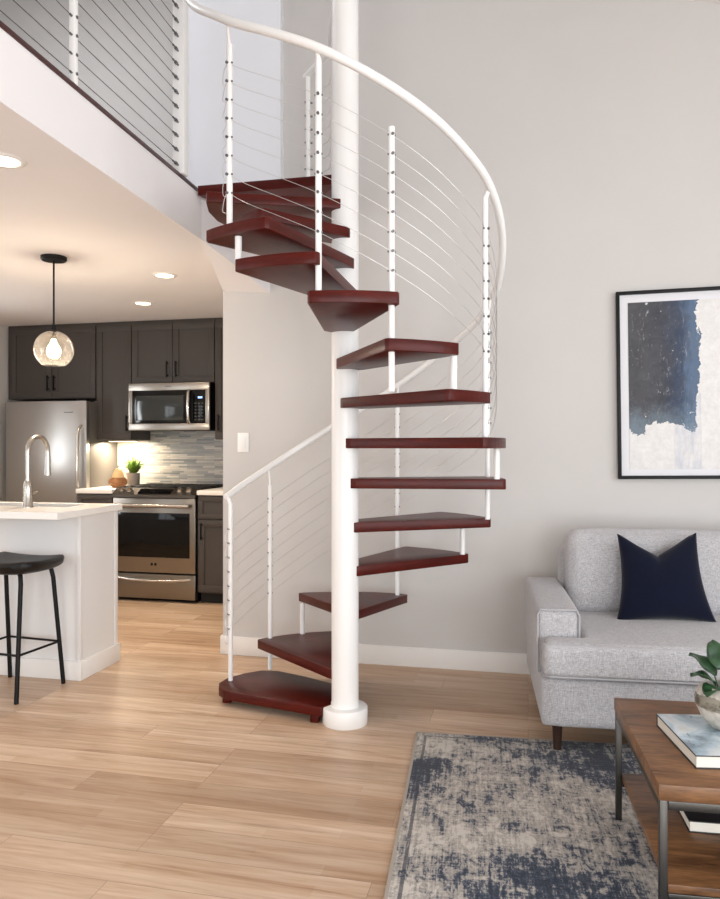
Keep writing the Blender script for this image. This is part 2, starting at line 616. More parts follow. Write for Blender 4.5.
# vaulted ceiling
x0, x1, y0, y1 = XL - .15, XR + .15, YR - .15, 5.45
struct(MB().poly([(x0, y0, vault(x0)), (x1, y0, vault(x1)), (x1, y1, vault(x1)), (x0, y1, vault(x0)),
                  (x0, y0, vault(x0) + .12), (x1, y0, vault(x1) + .12), (x1, y1, vault(x1) + .12), (x0, y1, vault(x0) + .12)],
                 [(0, 1, 2, 3), (4, 7, 6, 5), (0, 4, 5, 1), (1, 5, 6, 2), (2, 6, 7, 3), (3, 7, 4, 0)]).build('ceiling', M['ceil'], smooth=False))
# loft slab = kitchen ceiling, with its cut corner by the stair
XF = -1.722
TILT = .033
slab = [(XL, YR), (XF + TILT * (3.66 - YR), YR), (XF, 3.71), (-1.548, YB), (XW, YB), (XW, 6.3), (XL, 6.3)]
struct(MB().prism(slab, KC, LOFT).build('ceiling_kitchen', M['ceil'], smooth=False))
struct(MB().poly([(XF, 3.71, KC + .002), (XW, YB, KC + .002), (-1.548, YB, KC + .002), (XW, YB, 2.265), (-1.548, YB, 2.237)],
                 [(0, 2, 1), (0, 3, 4), (1, 2, 4, 3), (0, 1, 3), (0, 4, 2)]).build('ceiling_soffit', M['ceil'], smooth=False))
# mahogany edge of the loft floor
struct(MB().box(-.05, .008, YR - 3.66 + .01, 0, 0, .02, 0.003).build('trim_1', M['mahogany_trim'], loc=(XF, 3.655, LOFT), rz=math.atan(TILT)))

# right wall with a wide window, rear wall with two tall windows (behind the camera)
def wall_with_holes_x(name, x0, x1, ya, yb, zt, holes):
    m = MB()
    ys = ya
    for (h0, h1, z0, z1) in holes:
        m.box(x0, x1, ys, h0, 0, zt)
        m.box(x0, x1, h0, h1, 0, z0)
        m.box(x0, x1, h0, h1, z1, zt)
        ys = h1
    m.box(x0, x1, ys, yb, 0, zt)
    return struct(m.build(name, M['wall'], smooth=False))

wall_with_holes_x('wall_left', XL - .15, XL, YR, 6.3, vault(XL), [(-1.8, 1.9, .35, 2.2), (4.40, 4.72, .98, 2.2)])  # both openings in the left wall are added to let light in
wall_with_holes_x('wall_right', XR, XR + .15, YR, YB, vault(XR + .15) + .02, [(-1.9, 2.3, 0.35, 2.75)])
m = MB()
zt = 5.5
holes = [(-1.4, 0.3, 0.1, 2.25), (0.8, 3.0, 0.1, 2.25)]
xs = XL
for (h0, h1, z0, z1) in holes:
    m.box(xs, h0, YR - .15, YR, 0, 2.9); m.box(h0, h1, YR - .15, YR, 0, z0); m.box(h0, h1, YR - .15, YR, z1, 2.9)
    xs = h1
m.box(xs, XR + .15, YR - .15, YR, 0, 2.9)
m.poly([(XL, YR - .15, 2.9), (XR + .15, YR - .15, 2.9), (XL, YR - .15, vault(XL)), (XL, YR, 2.9), (XR + .15, YR, 2.9), (XL, YR, vault(XL))],
       [(0, 1, 2), (4, 3, 5), (0, 3, 4, 1), (1, 4, 5, 2), (2, 5, 3, 0)])
struct(m.build('wall_rear', M['wall'], smooth=False))
def win_frame(name, axis, c, a0, a1, z0, z1, nm):
    m = MB(); t = .05
    def bx(p0, p1, q0, q1):
        if axis == 'x': m.box(c - .03, c + .03, p0, p1, q0, q1, .004)
        else: m.box(p0, p1, c - .03, c + .03, q0, q1, .004)
    bx(a0, a1, z0, z0 + t); bx(a0, a1, z1 - t, z1)
    for k in range(nm + 2):
        p = a0 + (a1 - a0 - t) * k / (nm + 1)
        bx(p, p + t, z0 + t, z1 - t)
    struct(m.build(name, M['trim']))
win_frame('window_1', 'x', XR + .07, -1.9, 2.3, .35, 2.75, 2)
win_frame('window_2', 'y', YR - .07, -1.4, .3, .1, 2.25, 1)
win_frame('added_window_left', 'x', XL - .07, -1.8, 1.9, .35, 2.2, 2)  # invented window out of view, added to light the kitchen side
win_frame('added_window_kitchen', 'x', XL - .07, 4.40, 4.72, .98, 2.2, 0)  # invented window, added to lift the kitchen ceiling and shine on the fridge door
win_frame('window_3', 'y', YR - .07, .8, 3.0, .1, 2.25, 1)

# baseboards
def baseboard(name, pts):
    m = MB()
    for (xa, xb, ya, yb) in pts:
        m.box(xa, xb, ya, yb, 0, .115, .004)
    struct(m.build(name, M['trim']))
baseboard('baseboard_back', [(XW - .014, XR, YB - .016, YB)])
baseboard('baseboard_right', [(XR - .016, XR, YR, YB - .017)])
baseboard('baseboard_kitchen', [(XW - .016, XW, YB + .002, 5.6)])

# ------------------------------------------------------------------ spiral staircase
PX, PY = -0.837, 3.368
stair = thing('spiral_staircase', 'white steel spiral staircase with mahogany treads and cable railing', 'staircase', (PX, PY, 0))

def pol(t, r, z=0.0):
    """t: degrees, 0 = right of the pole seen from the living room, 90 = towards it."""
    w = A - rad(t)
    return Vector((r * math.cos(w), r * math.sin(w), z))
def loc2(dx, d):
    """dx to the right, d away from the living room."""
    return (dx * math.cos(A) - d * math.sin(A), dx * math.sin(A) + d * math.cos(A))

MB().cyl((0, 0, 0), (0, 0, 5.0), .0635, n=48).build('center_pole', M['steel_white'], stair)
fl = MB(); fl.lathe([(0, 0), (.104, 0), (.106, .003), (.106, .072), (.102, .078), (.066, .080), (.066, .095), (0, .095)], 48)
fl.build('pole_base', M['steel_white'], stair)

TH = .046
def tread_poly(t1, t2, R, w=.07, seg=8):
    hub = Vector(loc2(-.03, 0) + (0,)) if 80 < (t1 + t2) / 2 < 95 else Vector((0, 0, 0))
    tm = (t1 + t2) / 2
    off = .025 if tm > 105 else (.058 if tm > 10 else (.045 if tm > -10 else .022))
    pts = []
    a = pol(tm - 90, w) + pol(tm, off); b = pol(tm + 90, w) + pol(tm, off)
    a += hub; b += hub
    a2 = pol(tm - 90, .03) - pol(tm, .03); b2 = pol(tm + 90, .03) - pol(tm, .03)
    pts += [b, b2, a2, a]
    ch = math.degrees(.012 / R)
    pts.append(pol(t1, R - .014))
    for k in range(seg + 1):
        pts.append(pol(t1 + ch + (t2 - t1 - 2 * ch) * k / seg, R))
    pts.append(pol(t2, R - .014))
    return [(p.x, p.y) for p in pts]

treads = [  # lower edge angle, upper edge angle, radius, top height
    (-133, -90, .72, .250), (-64.5, -30, .74, .735), (-47, -13.5, .74, .940), (-17, 12.3, .74, 1.145),
    (8, 38, .74, 1.330), (34, 56.5, .74, 1.515), (51.5, 77.2, .745, 1.695), (72.5, 100, .74, 1.870), (96.5, 124.7, .74, 2.015),
    (112, 138.7, .74, 2.160)]
# the first, wide starting step
p1 = [(-.112, -.037), (-.57, .185), (-.610, .215), (-.642, .26), (-.652, .32), (-.625, .40), (-.55, .485), (-.4625, .535), (-.3725, .527), (-.22, .43), (-.074, .315), (-.03, .08), (-.07, 0)]
Z1 = .082
st = MB().prism([loc2(*p) for p in p1], Z1 - TH, Z1, .004).build('tread', M['mahogany'], stair)
for k, (dx, d) in enumerate(((-.600, .275), (-.140, .010))):
    x, y = loc2(dx, d)
    MB().box(x - .020, x + .020, y - .020, y + .020, 0, Z1 - TH + .001, .002).build('foot', M['mahogany'], st)
for (t1, t2, R, z) in treads:
    MB().prism(tread_poly(t1, t2, R), z - TH, z, .003).build('tread', M['mahogany'], stair)
# the tread straight behind the pole
p3 = [(-.276, .70), (-.055, .36), (-.03, .03), (.03, .03), (.05, .235), (.335, .655), (.30, .685), (.15, .725), (0, .74), (-.15, .73), (-.25, .715)]
MB().prism([loc2(*p) for p in p3], .468 - TH, .468, .003).build('tread', M['mahogany'], stair)
# half hidden tread under the last one
MB().prism(tread_poly(134, 156, .50), 2.300 - TH, 2.300, .003).build('tread', M['mahogany'], stair)
# last tread and the square landing
p12 = [(-.03, -.065), (-.615, -.16), (-.625, -.13), (-.64, 0), (-.625, .14), (-.56, .30), (-.06, .09), (.04, .02), (.015, -.045)]
MB().prism([loc2(*p) for p in p12], 2.435 - TH, 2.435, .005).build('tread', M['mahogany'], stair)
land = [(XF + .013 - PX, 3.635 - PY), (-.12, 3.635 - PY), (-.055, .07), (.0, .066), (-.04, .2), (-.25, YB - .052 - PY), (-.60, YB - .056 - PY), (XF + .013 - PX + .02, 3.72 - PY)]
MB().prism(land, LOFT - .026, LOFT + .026, .004).build('landing', M['mahogany'], stair)

# handrail: height over the angle
RAIL = [(-149, 1.030), (-126, 1.180), (-97, 1.403), (-65, 1.650), (-40, 1.832), (-20, 1.950), (-4, 2.055), (14, 2.225), (34, 2.385), (47, 2.463),
        (60, 2.546), (73.5, 2.629), (85.6, 2.704), (97.4, 2.777), (110, 2.848), (124, 2.931), (136, 3.025), (147, 3.115), (156, 3.205), (168, 3.33)]
def rail_z(t):
    R_ = RAIL
    if t <= R_[0][0]: return R_[0][1]
    if t >= R_[-1][0]: return R_[-1][1]
    for i in range(len(R_) - 1):
        if R_[i][0] <= t <= R_[i + 1][0]:
            p0 = R_[max(i - 1, 0)]; p1_ = R_[i]; p2 = R_[i + 1]; p3 = R_[min(i + 2, len(R_) - 1)]
            h = p2[0] - p1_[0]
            m1 = (p2[1] - p0[1]) / (p2[0] - p0[0]); m2 = (p3[1] - p1_[1]) / (p3[0] - p1_[0])
            s = (t - p1_[0]) / h
            return ((2*s**3 - 3*s**2 + 1) * p1_[1] + (s**3 - 2*s**2 + s) * h * m1 + (-2*s**3 + 3*s**2) * p2[1] + (s**3 - s**2) * h * m2)
RH = .725
RB = .70
pts = [pol(-149.5 + k * 317.5 / 150, RH, rail_z(-149.5 + k * 317.5 / 150)) for k in range(151)]
e = pts[-1]
post_top = Vector((XF - PX - .0, 3.465 - PY, 3.62))
for k in range(1, 9):
    s = k / 8
    pts.append(Vector((e.x + (post_top.x - e.x) * s, e.y + (post_top.y - e.y) * s, e.z + (post_top.z - e.z) * s ** 1.1)))
MB().tube(pts, .0175, 16).build('handrail', M['steel_white'], stair)

def fitting(parent, p, t, r=.0056):
    d = pol(t + 90, 1)
    m = MB().cyl(p - d * .0155, p + d * .0155, r * .7, n=10)
    m.cyl(p, p + pol(t, .0185), r, n=12)
    return m.build('cable_fitting', M['fitting'], parent)

NC = 8
def cz(t, j): return rail_z(t) - .165 - .0735 * j
def baluster(t, zb, style='pin', r=.0120):
    zt = rail_z(t)
    ze = {'pin': zt - .09, 'full': zt - .03, 'free': zt - .135}[style]
    m = MB().cyl(pol(t, RB, zb), pol(t, RB, ze), r, n=16)
    if style != 'free':
        m.cyl(pol(t, RB, ze - .01), pol(t, RB + .013, zt - .006), .0065 if style == 'pin' else .0105, n=12)
    b = m.build('baluster', M['steel_white'], stair)
    for j in range(NC):
        z = cz(t, j)
        if z > zb + .03:
            fitting(b, pol(t, RB, z), t)
    return b
BAL = [(-149, Z1), (-126.8, Z1), (-66.6, .462), (-10, .940), (31.8, 1.330), (74.3, 1.500), (97, 1.87), (129.6, 2.16)]
STY = {-149: 'full', 31.8: 'full', 97: 'full', 74.3: 'free'}
for t, zb in BAL:
    baluster(t, zb - .001, STY.get(t, 'pin'))
# short spacers that tie the rim of one tread to the next
for t, za, zb in [(-111, .250, .462), (-31, .735, .940), (11, 1.145, 1.330), (51.0, 1.515, 1.695), (125.5, 2.015, 2.160)]:
    MB().cyl(pol(t, RB, za - .002), pol(t, RB, zb - TH + .002), .0135, n=16).build('spacer', M['steel_white'], stair)
# cables follow the helix, straight between balusters
ang = [b[0] for b in BAL]
for j in range(NC):
    pp = []
    for t0, t1 in zip(ang, ang[1:]):
        n = max(2, int(abs(t1 - t0) / 4))
        for k in range(n):
            t = t0 + (t1 - t0) * k / n
            if cz(t, j) > .12: pp.append(pol(t, RB, cz(t, j)))
    pp.append(pol(ang[-1], RB, cz(ang[-1], j)))
    MB().tube(pp, .00115, 6).build('cable', M['cable'], stair)
# loose cable tails curling off the upper end baluster and the lowest one
for (t, dz, sgn) in ((129.6, 0, 1), (-149, 0, -1)):
    for j in range(0, NC, 1):
        z = cz(t, j)
        q = []
        for k in range(9):
            s = k / 8
            q.append(pol(t + sgn * (1 + 2.6 * math.sin(s * PI * .9)), RB, z - .085 * s + .01 * math.sin(7 * s + j)))
        MB().tube(q, .0014, 5).build('cable_tail', M['cable'], stair)
# guard at the open side of the landing
g0 = Vector((-1.20 - PX, 3.97 - PY, 0)); g1 = Vector((-1.03 - PX, 3.80 - PY, 0)); g2 = pol(40, -.066)
lb = MB().cyl((g0.x, g0.y, LOFT + .02), (g0.x, g0.y, 3.36), .0125, n=14)
lb = lb.build('baluster', M['steel_white'], stair)
for j in range(8):
    z = 3.22 - .075 * j
    MB().cyl((g0.x - .02, g0.y, z), (g0.x + .02, g0.y + .02, z), .006, n=8).build('cable_fitting', M['fitting'], lb)
    MB().tube([(g0.x, g0.y, z), (g1.x, g1.y, z), (g2.x - .03, g2.y + .12, z)], .0015, 6).build('cable', M['cable'], stair)
MB().tube([(g0.x - .02, g0.y + .02, 3.37), (g1.x, g1.y, 3.39), (g2.x - .03, g2.y + .1, 3.41), (g2.x, g2.y, 3.42)], .018, 12).build('handrail', M['steel_white'], stair)

# ------------------------------------------------------------------ loft railing
lr = thing('loft_railing', 'white post and steel cable railing along the loft edge above the kitchen', 'railing', (XF, 3.465, LOFT + .02), math.atan(TILT))
def lpost(name, y, w, h):
    return MB().box(-w, w, y - w, y + w, 0, h, .003).build(name, M['steel_white'], lr)
newel = lpost('newel_post', 0, .030, 1.06)
for y in (-3.4, -2.15, -.955):
    p = lpost('post', y, .0125, 1.06)
    for j in range(12):
        z = .042 + .072 * j
        MB().cyl((0, y - .024, z), (0, y + .024, z), .0045, n=10).cyl((.006, y, z), (.0165, y, z), .0062, n=10).build('cable_fitting', M['fitting'], p)
for j in range(12):
    z = .042 + .072 * j
    MB().cyl((0, -.09, z), (0, -.029, z), .005, n=10).cyl((0, -.062, z), (0, -.048, z), .0085, n=10).build('cable_fitting', M['fitting'], newel)
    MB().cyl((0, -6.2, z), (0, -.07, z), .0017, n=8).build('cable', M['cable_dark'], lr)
MB().box(-.03, .03, -6.2, .03, 1.06, 1.10, .008).build('top_rail', M['steel_white'], lr)

# ------------------------------------------------------------------ framed picture
pic = thing('framed_picture', 'large black framed abstract print of navy and grey on the wall above the sofa', 'picture', (.478 + .46, YB - .002, 1.634))
pic.rotation_euler = (0, rad(-.7), 0)
W2, H2 = .46, .515
fm = MB()
for (xa, xb, za, zb) in ((-W2, W2, H2 - .018, H2), (-W2, W2, -H2, -H2 + .018), (-W2, -W2 + .018, -H2 + .018, H2 - .018), (W2 - .018, W2, -H2 + .018, H2 - .018)):
    fm.box(xa, xb, -.034, 0, za, zb, .002)
fm.build('frame', M['frame'], pic)
MB().box(-W2 + .016, W2 - .016, -.014, -.004, -H2 + .016, H2 - .016).build('mat', M['mat'], pic)
MB().box(-W2 + .062, W2 - .062, -.017, -.013, -H2 + .052, H2 - .062).build('print', M['art'], pic)

# ------------------------------------------------------------------ light switch
sw = thing('light_switch', 'white single light switch on the wall left of the stair rail', 'switch', (-1.722, YB, 1.318))
MB().box(-.037, .037, -.006, 0, -.06, .06, .003).build('plate', M['switch'], sw)
MB().box(-.016, .016, -.011, -.005, -.033, .033, .002).build('rocker', M['switch'], sw)

# ------------------------------------------------------------------ kitchen
YF = 5.97       # wall cabinet fronts
YL = 5.65       # base cabinet fronts
def shaker(name, x0, x1, z0, z1, y, parent, fr=.055):
    m = MB()
    m.box(x0, x1, y - .02, y - .001, z0, z0 + fr, .0015); m.box(x0, x1, y - .02, y - .001, z1 - fr, z1, .0015)
    m.box(x0, x0 + fr, y - .02, y - .001, z0 + fr, z1 - fr, .0015); m.box(x1 - fr, x1, y - .02, y - .001, z0 + fr, z1 - fr, .0015)
    m.box(x0 + fr - .003, x1 - fr + .003, y - .011, y - .001, z0 + fr - .003, z1 - fr + .003)
    return m.build(name, M['cabinet'], parent)
def bar_pull(parent, x, z, y, L=.14, vert=True):
    m = MB()
    if vert:
        m.box(x - .006, x + .006, y - .052, y - .040, z - L / 2, z + L / 2, .002)
        for s in (-1, 1): m.box(x - .005, x + .005, y - .042, y - .018, z + s * L * .38 - .005, z + s * L * .38 + .005)
    else:
        m.box(x - L / 2, x + L / 2, y - .052, y - .040, z - .006, z + .006, .002)
        for s in (-1, 1): m.box(x + s * L * .38 - .005, x + s * L * .38 + .005, y - .042, y - .018, z - .005, z + .005)
    return m.build('handle', M['black'], parent)
def wall_cab(label, x0, x1, z0, doors, z1=KC - .002, y=YF, yb=6.298):
    t = thing('wall_cabinet', label, 'cabinet', ((x0 + x1) / 2, y, z0))
    X0, X1, h = x0 - (x0 + x1) / 2, x1 - (x0 + x1) / 2, z1 - z0
    MB().box(X0, X1, 0, yb - y, 0, h, .001).build('body', M['cabinet'], t)
    for (a, b, hx, hz) in doors:
        d = shaker('door', a - (x0 + x1) / 2, b - (x0 + x1) / 2, .004, h - .03, 0, t)
        if hx is not None: bar_pull(d, hx - (x0 + x1) / 2, hz - z0, 0)
    return t
wall_cab('charcoal two door wall cabinet above the refrigerator', -4.70, -3.782, 1.728,
         [(-4.66, -4.232, -4.262, 1.87), (-4.226, -3.79, -4.196, 1.87)])
wall_cab('tall narrow charcoal wall cabinet between refrigerator and microwave', -3.78, -3.432, 1.355, [(-3.776, -3.436, -3.468, 1.50)])
wall_cab('charcoal two door wall cabinet right above the microwave', -3.430, -2.640, 1.85,
         [(-3.426, -3.039, -3.078, 1.97), (-3.033, -2.644, -2.994, 1.97)])
wall_cab('charcoal wall cabinet half hidden by the wall, right of the microwave', -2.638, XW - .004, 1.355, [(-2.634, -2.25, -2.597, 1.50), (-2.245, XW - .01, None, 0)])

# under-cabinet light
uc = thing('under_cabinet_light', 'thin warm light bar under the tall narrow wall cabinet', 'light', (-3.60, 6.10, 1.355))
MB().box(-.14, .14, -.02, .02, -.014, 0, .002).build('housing', M['steel'], uc)
MB().box(-.135, .135, -.014, .014, -.017, -.0135).build('lens', M['led_strip'], uc)

# refrigerator
fr = thing('refrigerator', 'tall stainless steel refrigerator at the left end of the kitchen', 'refrigerator', (-4.175, 5.80, 0))
MB().box(-.405, .405, .04, .49, .02, 1.69, .004).build('body', M['fridge_side'], fr)
bow = [(-.405, .035), (-.405, -.015)] + [(-.405 + .81 * k / 20, -.018 - .022 * (1 - (2 * k / 20 - 1) ** 2)) for k in range(1, 20)] + [(.405, -.015), (.405, .035)]
fd = MB().prism(bow, .60, 1.695, .004, edges='rim').build('door', M['steel_v'], fr)
hb = MB().tube([(.362, -.02, .72), (.362, -.075, .76), (.362, -.09, 1.1), (.362, -.075, 1.44), (.362, -.02, 1.48)], .014, 12)
hb.build('handle', M['steel_bright'], fd)
MB().box(.20, .28, -.0385, -.030, 1.590, 1.598).build('badge', M['fitting'], fd)
fz = MB().prism(bow, .04, .59, .004, edges='rim').build('freezer_drawer', M['steel_v'], fr)
MB().tube([(-.3, -.035, .52), (-.28, -.08, .52), (.28, -.08, .52), (.3, -.035, .52)], .014, 12).build('handle', M['steel_bright'], fz)
MB().box(.30, .40, .0, .10, 1.691, 1.708, .003).build('hinge_cover', M['black'], fr)

# microwave
mw = thing('microwave', 'stainless over the range microwave with black glass door', 'microwave', (-3.038, 5.90, 1.436))
MB().box(-.378, .378, .004, .395, 0, .41, .003).build('body', M['black'], mw)
fm = MB()
fm.box(-.381, .381, -.02, .006, .345, .41, .004); fm.box(-.381, .381, -.02, .006, 0, .058, .004)
fm.box(-.381, -.345, -.02, .006, .058, .345, .002); fm.box(.345, .381, -.02, .006, .058, .345, .002)
fm.build('front_frame', M['steel'], mw)
dr = MB().box(-.345, .195, -.016, .004, .058, .345, .002).build('door', M['glass_black'], mw)
MB().box(-.31, .14, -.018, -.015, .085, .30, .001).build('window', plain('tinted_oven_glass', (44, 48, 48), .08), dr)
MB().tube([(.195, -.018, .062), (.200, -.05, .09), (.200, -.058, .20), (.200, -.05, .315), (.195, -.018, .342)], .0145, 12).build('handle', M['steel_bright'], dr)
cp = MB().box(.225, .345, -.016, .004, .058, .345, .002).build('control_panel', M['glass_black'], mw)
MB().box(.275, .315, -.0175, -.0155, .272, .288).build('clock_display', M['clock'], cp)
kb = MB()
for r in range(6):
    for c in range(3):
        kb.box(.245 + .03 * c, .262 + .03 * c, -.0172, -.0155, .085 + .028 * r, .095 + .028 * r)
kb.build('keypad', plain('keypad_print', (52, 54, 56), .4), cp)
MB().box(-.03, .03, -.0215, -.0195, .373, .382).build('badge', M['fitting'], mw)

# range
rg = thing('kitchen_range', 'stainless slide-in range with black oven window and storage drawer', 'oven', (-3.038, 5.64, 0))
MB().box(-.378, .378, .02, .64, .02, .915, .003).build('body', M['black'], rg)
MB().box(-.365, .365, .06, .6, 0, .02).build('toe_kick', M['black'], rg)
MB().box(-.381, .381, .07, .655, .915, .934, .003).build('cooktop', M['glass_black'], rg)
pan = MB()
prof = [(-.035, .868), (.09, .868), (.09, .940), (.055, .946), (-.028, .893)]
pan.poly([(-.379, y, z) for y, z in prof] + [(.379, y, z) for y, z in prof],
         [(0, 1, 2, 3, 4), (9, 8, 7, 6, 5), (0, 5, 6, 1), (1, 6, 7, 2), (2, 7, 8, 3), (3, 8, 9, 4), (4, 9, 5, 0)])
pan = pan.build('control_panel', M['panel_dark'], rg)
nrm = Vector((0, -.053, .083)).normalized(); ctr = Vector((0, .0135, .9195))
tng = Vector((0, .083, .053)).normalized()
for x in (-.31, -.235, .225, .305):
    c = ctr + Vector((x, 0, 0))
    k = MB().cyl(c, c + nrm * .012, .027, n=24).cyl(c + nrm * .012, c + nrm * .034, .021, .018, n=24).build('knob', M['steel_bright'], rg)
MB().poly([tuple(ctr + Vector((x, 0, 0)) + tng * s * .034 + nrm * h) for h in (.0, .003) for x, s in ((-.15, -1), (.15, -1), (.15, 1), (-.15, 1))],
          [(0, 3, 2, 1), (4, 5, 6, 7), (0, 1, 5, 4), (1, 2, 6, 5), (2, 3, 7, 6), (3, 0, 4, 7)]).build('display', M['glass_black'], pan, smooth=False)
od = MB().box(-.375, .375, -.02, .018, .245, .862, .004).build('oven_door', M['steel_dark'], rg)
MB().box(-.325, .325, -.0225, -.0185, .372, .742, .002).build('window', M['glass_black'], od)
MB().tube([(-.34, -.02, .805), (-.335, -.06, .805), (.335, -.06, .805), (.34, -.02, .805)], .0145, 14).build('handle', M['steel_bright'], od)
MB().cyl((-.015, -.022, .315), (-.015, -.019, .315), .012, n=14).cyl((.018, -.022, .315), (.018, -.019, .315), .012, n=14).build('badge', M['black'], od)
dw = MB().box(-.375, .375, -.02, .018, .03, .232, .004).build('storage_drawer', M['steel_dark'], rg)
MB().tube([(-.33, -.018, .196), (-.2, -.045, .186), (0, -.054, .182), (.2, -.045, .186), (.33, -.018, .196)], .012, 12).build('handle', M['steel_bright'], dw)
for cx in (-.25, 0, .25):
    g = MB()
    for dx in (-.1, 0, .1): g.box(cx + dx - .006, cx + dx + .006, .12, .60, .938, .956, .002)
    for y in (.13, .24, .36, .48, .59): g.box(cx - .115, cx + .115, y - .006, y + .006, .938, .956, .002)
    g.box(cx - .11, cx - .1, .12, .14, .934, .94); g.box(cx + .1, cx + .11, .12, .14, .934, .94)
    g.build('grate', M['cast_iron'], rg)

# base cabinets and worktops
def base_cab(name, label, x0, x1, drawer_handle=True, door_hx=None):
    t = thing(name, label, 'cabinet', (x0, YL, 0))
    w = x1 - x0
    MB().box(0, w, 0, .645, .09, .893, .001).build('body', M['cabinet'], t)
    MB().box(0, w, .05, .64, 0, .09).build('toe_kick', M['cab_in'], t)
    d = shaker('drawer', .006, w - .004, .70, .885, 0, t, .04)
    bar_pull(d, w / 2, .795, 0, .13, False)
    d = shaker('door', .006, w - .004, .10, .692, 0, t)
    bar_pull(d, (.04 if door_hx is None else door_hx), .60, 0)
    return t
base_cab('base_cabinet', 'narrow charcoal base cabinet between refrigerator and range', -3.765, -3.424, door_hx=.30)
base_cab('base_cabinet', 'charcoal base cabinet with drawer right of the range', -2.648, XW - .004)
tag(MB().box(-3.766, -3.422, YL - .03, 6.296, .895, .933, .004).build('worktop', M['quartz']),
    'short white worktop left of the range under the plant', 'worktop')
tag(MB().box(-2.652, XW - .003, YL - .03, 6.296, .895, .933, .004).build('worktop', M['quartz']),
    'white worktop on the charcoal base cabinet right of the range', 'worktop')
struct(MB().box(-3.768, XW - .002, 6.290, 6.3, .934, 1.86).build('trim_2', M['mosaic'], smooth=False))

# counter decor
bw = thing('ribbed_bowl', 'round tan ribbed bowl on the worktop left of the plant pot', 'bowl', (-3.532, 5.90, .933))
MB().lathe([(0, 0), (.04, 0), (.066, .018), (.078, .045), (.074, .07), (.06, .088), (.052, .088), (.06, .07), (.05, .03), (0, .02)], 72,
           mod=lambda a, z: 1 + .06 * abs(math.cos(6 * a)) - .03).build('body', M['basket'], bw)
gd = thing('gourd', 'pale orange pear shaped gourd sitting in the ribbed bowl', 'gourd', (-3.532, 5.90, .957))
MB().lathe([(0, 0), (.03, .004), (.046, .03), (.050, .068), (.050, .088), (.043, .108), (.032, .126), (.022, .140), (.012, .147), (0, .148)], 32,
           mod=lambda a, z: 1 + .03 * math.cos(6 * a)).build('body', M['gourd'], gd)
MB().tube([(0, 0, .145), (.002, 0, .158), (.008, 0, .168)], [.005, .004, .004], 8).build('stem', M['dark_wood'], gd)
gp = thing('potted_plant', 'spiky green plant in a grey pot on the kitchen worktop', 'plant', (-3.485, 6.08, .933))
MB().lathe([(0, 0), (.050, 0), (.053, .004), (.060, .115), (.060, .122), (.055, .122), (.053, .105), (0, .105)], 36).build('pot', M['pot_grey'], gp)
MB().lathe([(0, .108), (.052, .104)], 24).build('soil', M['soil'], gp)
fo = MB()
for k in range(90):
    a = random.uniform(0, 2 * PI); tilt = random.uniform(.05, 1.0) ** 1.0
    L = random.uniform(.15, .215) * (1.0 - .25 * tilt)
    b0 = Vector((math.cos(a), math.sin(a), 0)) * random.uniform(.0, .03) + Vector((0, 0, .108))
    side = Vector((-math.sin(a), math.cos(a), 0))
    rows = []
    for i in range(6):
        s = i / 5
        th = tilt * (.35 + .75 * s)
        p = b0 + Vector((math.cos(a) * math.sin(th), math.sin(a) * math.sin(th), math.cos(th))) * (L * s)
        w = .0085 * (1 - s) ** .7 * (.5 + 1.2 * min(1, s * 3)) * .7 + .0004
        up = Vector((math.cos(a) * math.cos(th), math.sin(a) * math.cos(th), -math.sin(th)))
        rows.append((fo.bm.verts.new(p - side * w), fo.bm.verts.new(p - up * w * .45), fo.bm.verts.new(p + side * w), fo.bm.verts.new(p + up * w * .1)))
    for r0, r1 in zip(rows, rows[1:]):
        for i in range(4):
            fo.bm.faces.new([r0[i], r0[(i + 1) % 4], r1[(i + 1) % 4], r1[i]])
fo.build('foliage', M['spike'], gp)

# island
isl = thing('kitchen_island', 'white panelled kitchen island with baseboard, left of the stair', 'island', (-2.42, 3.65, 0))
IL = -1.85
MB().ring([(IL, 0), (0, 0), (0, .375), (IL, .375)], [(IL + .02, .02), (-.02, .02), (-.02, .355), (IL + .02, .355)], 0, .908).build('body', M['island'], isl)
MB().box(-.02, .006, -.006, .02, .10, .908, .002).box(-.02, .006, .35, .381, .10, .908, .002).build('corner_trim', M['island'], isl)
MB().box(IL, .018, -.018, .0, 0, .105, .003).box(-.002, .018, -.0, .393, 0, .105, .003).build('baseboard', M['trim'], isl)
# worktop with the sink cut-out: strips around the opening
ct = MB()
a0, a1, b0_, b1_ = -3.22, -2.56, 3.745, 3.965
ct.ring([(-4.30, 3.40), (-2.385, 3.40), (-2.385, 4.035), (-4.30, 4.035)], [(a0, b0_), (a1, b0_), (a1, b1_), (a0, b1_)], .910, .948)
tag(ct.build('island_worktop', M['quartz'], bevel=.003), 'white worktop slab on the kitchen island, holding the sink and tap', 'worktop')
# sink basin hanging in the opening
sk = thing('sink', 'undermount stainless sink let into the island worktop', 'sink', ((a0 + a1) / 2, (b0_ + b1_) / 2, .909))
hx, hy = (a1 - a0) / 2 + .006, (b1_ - b0_) / 2 + .006
sm = MB()
d = -.0
for (xa, xb, ya, yb) in ((-hx - .004, hx + .004, -hy - .004, -hy), (-hx - .004, hx + .004, hy, hy + .004), (-hx - .004, -hx, -hy, hy), (hx, hx + .004, -hy, hy)):
    sm.box(xa, xb, ya, yb, -.19, -.0005)
sm.box(-hx, hx, -hy, hy, -.194, -.19)
sm.build('basin', M['steel'], sk)
MB().cyl((0, 0, -.19), (0, 0, -.184), .035, n=24).build('drain', M['fitting'], sk)
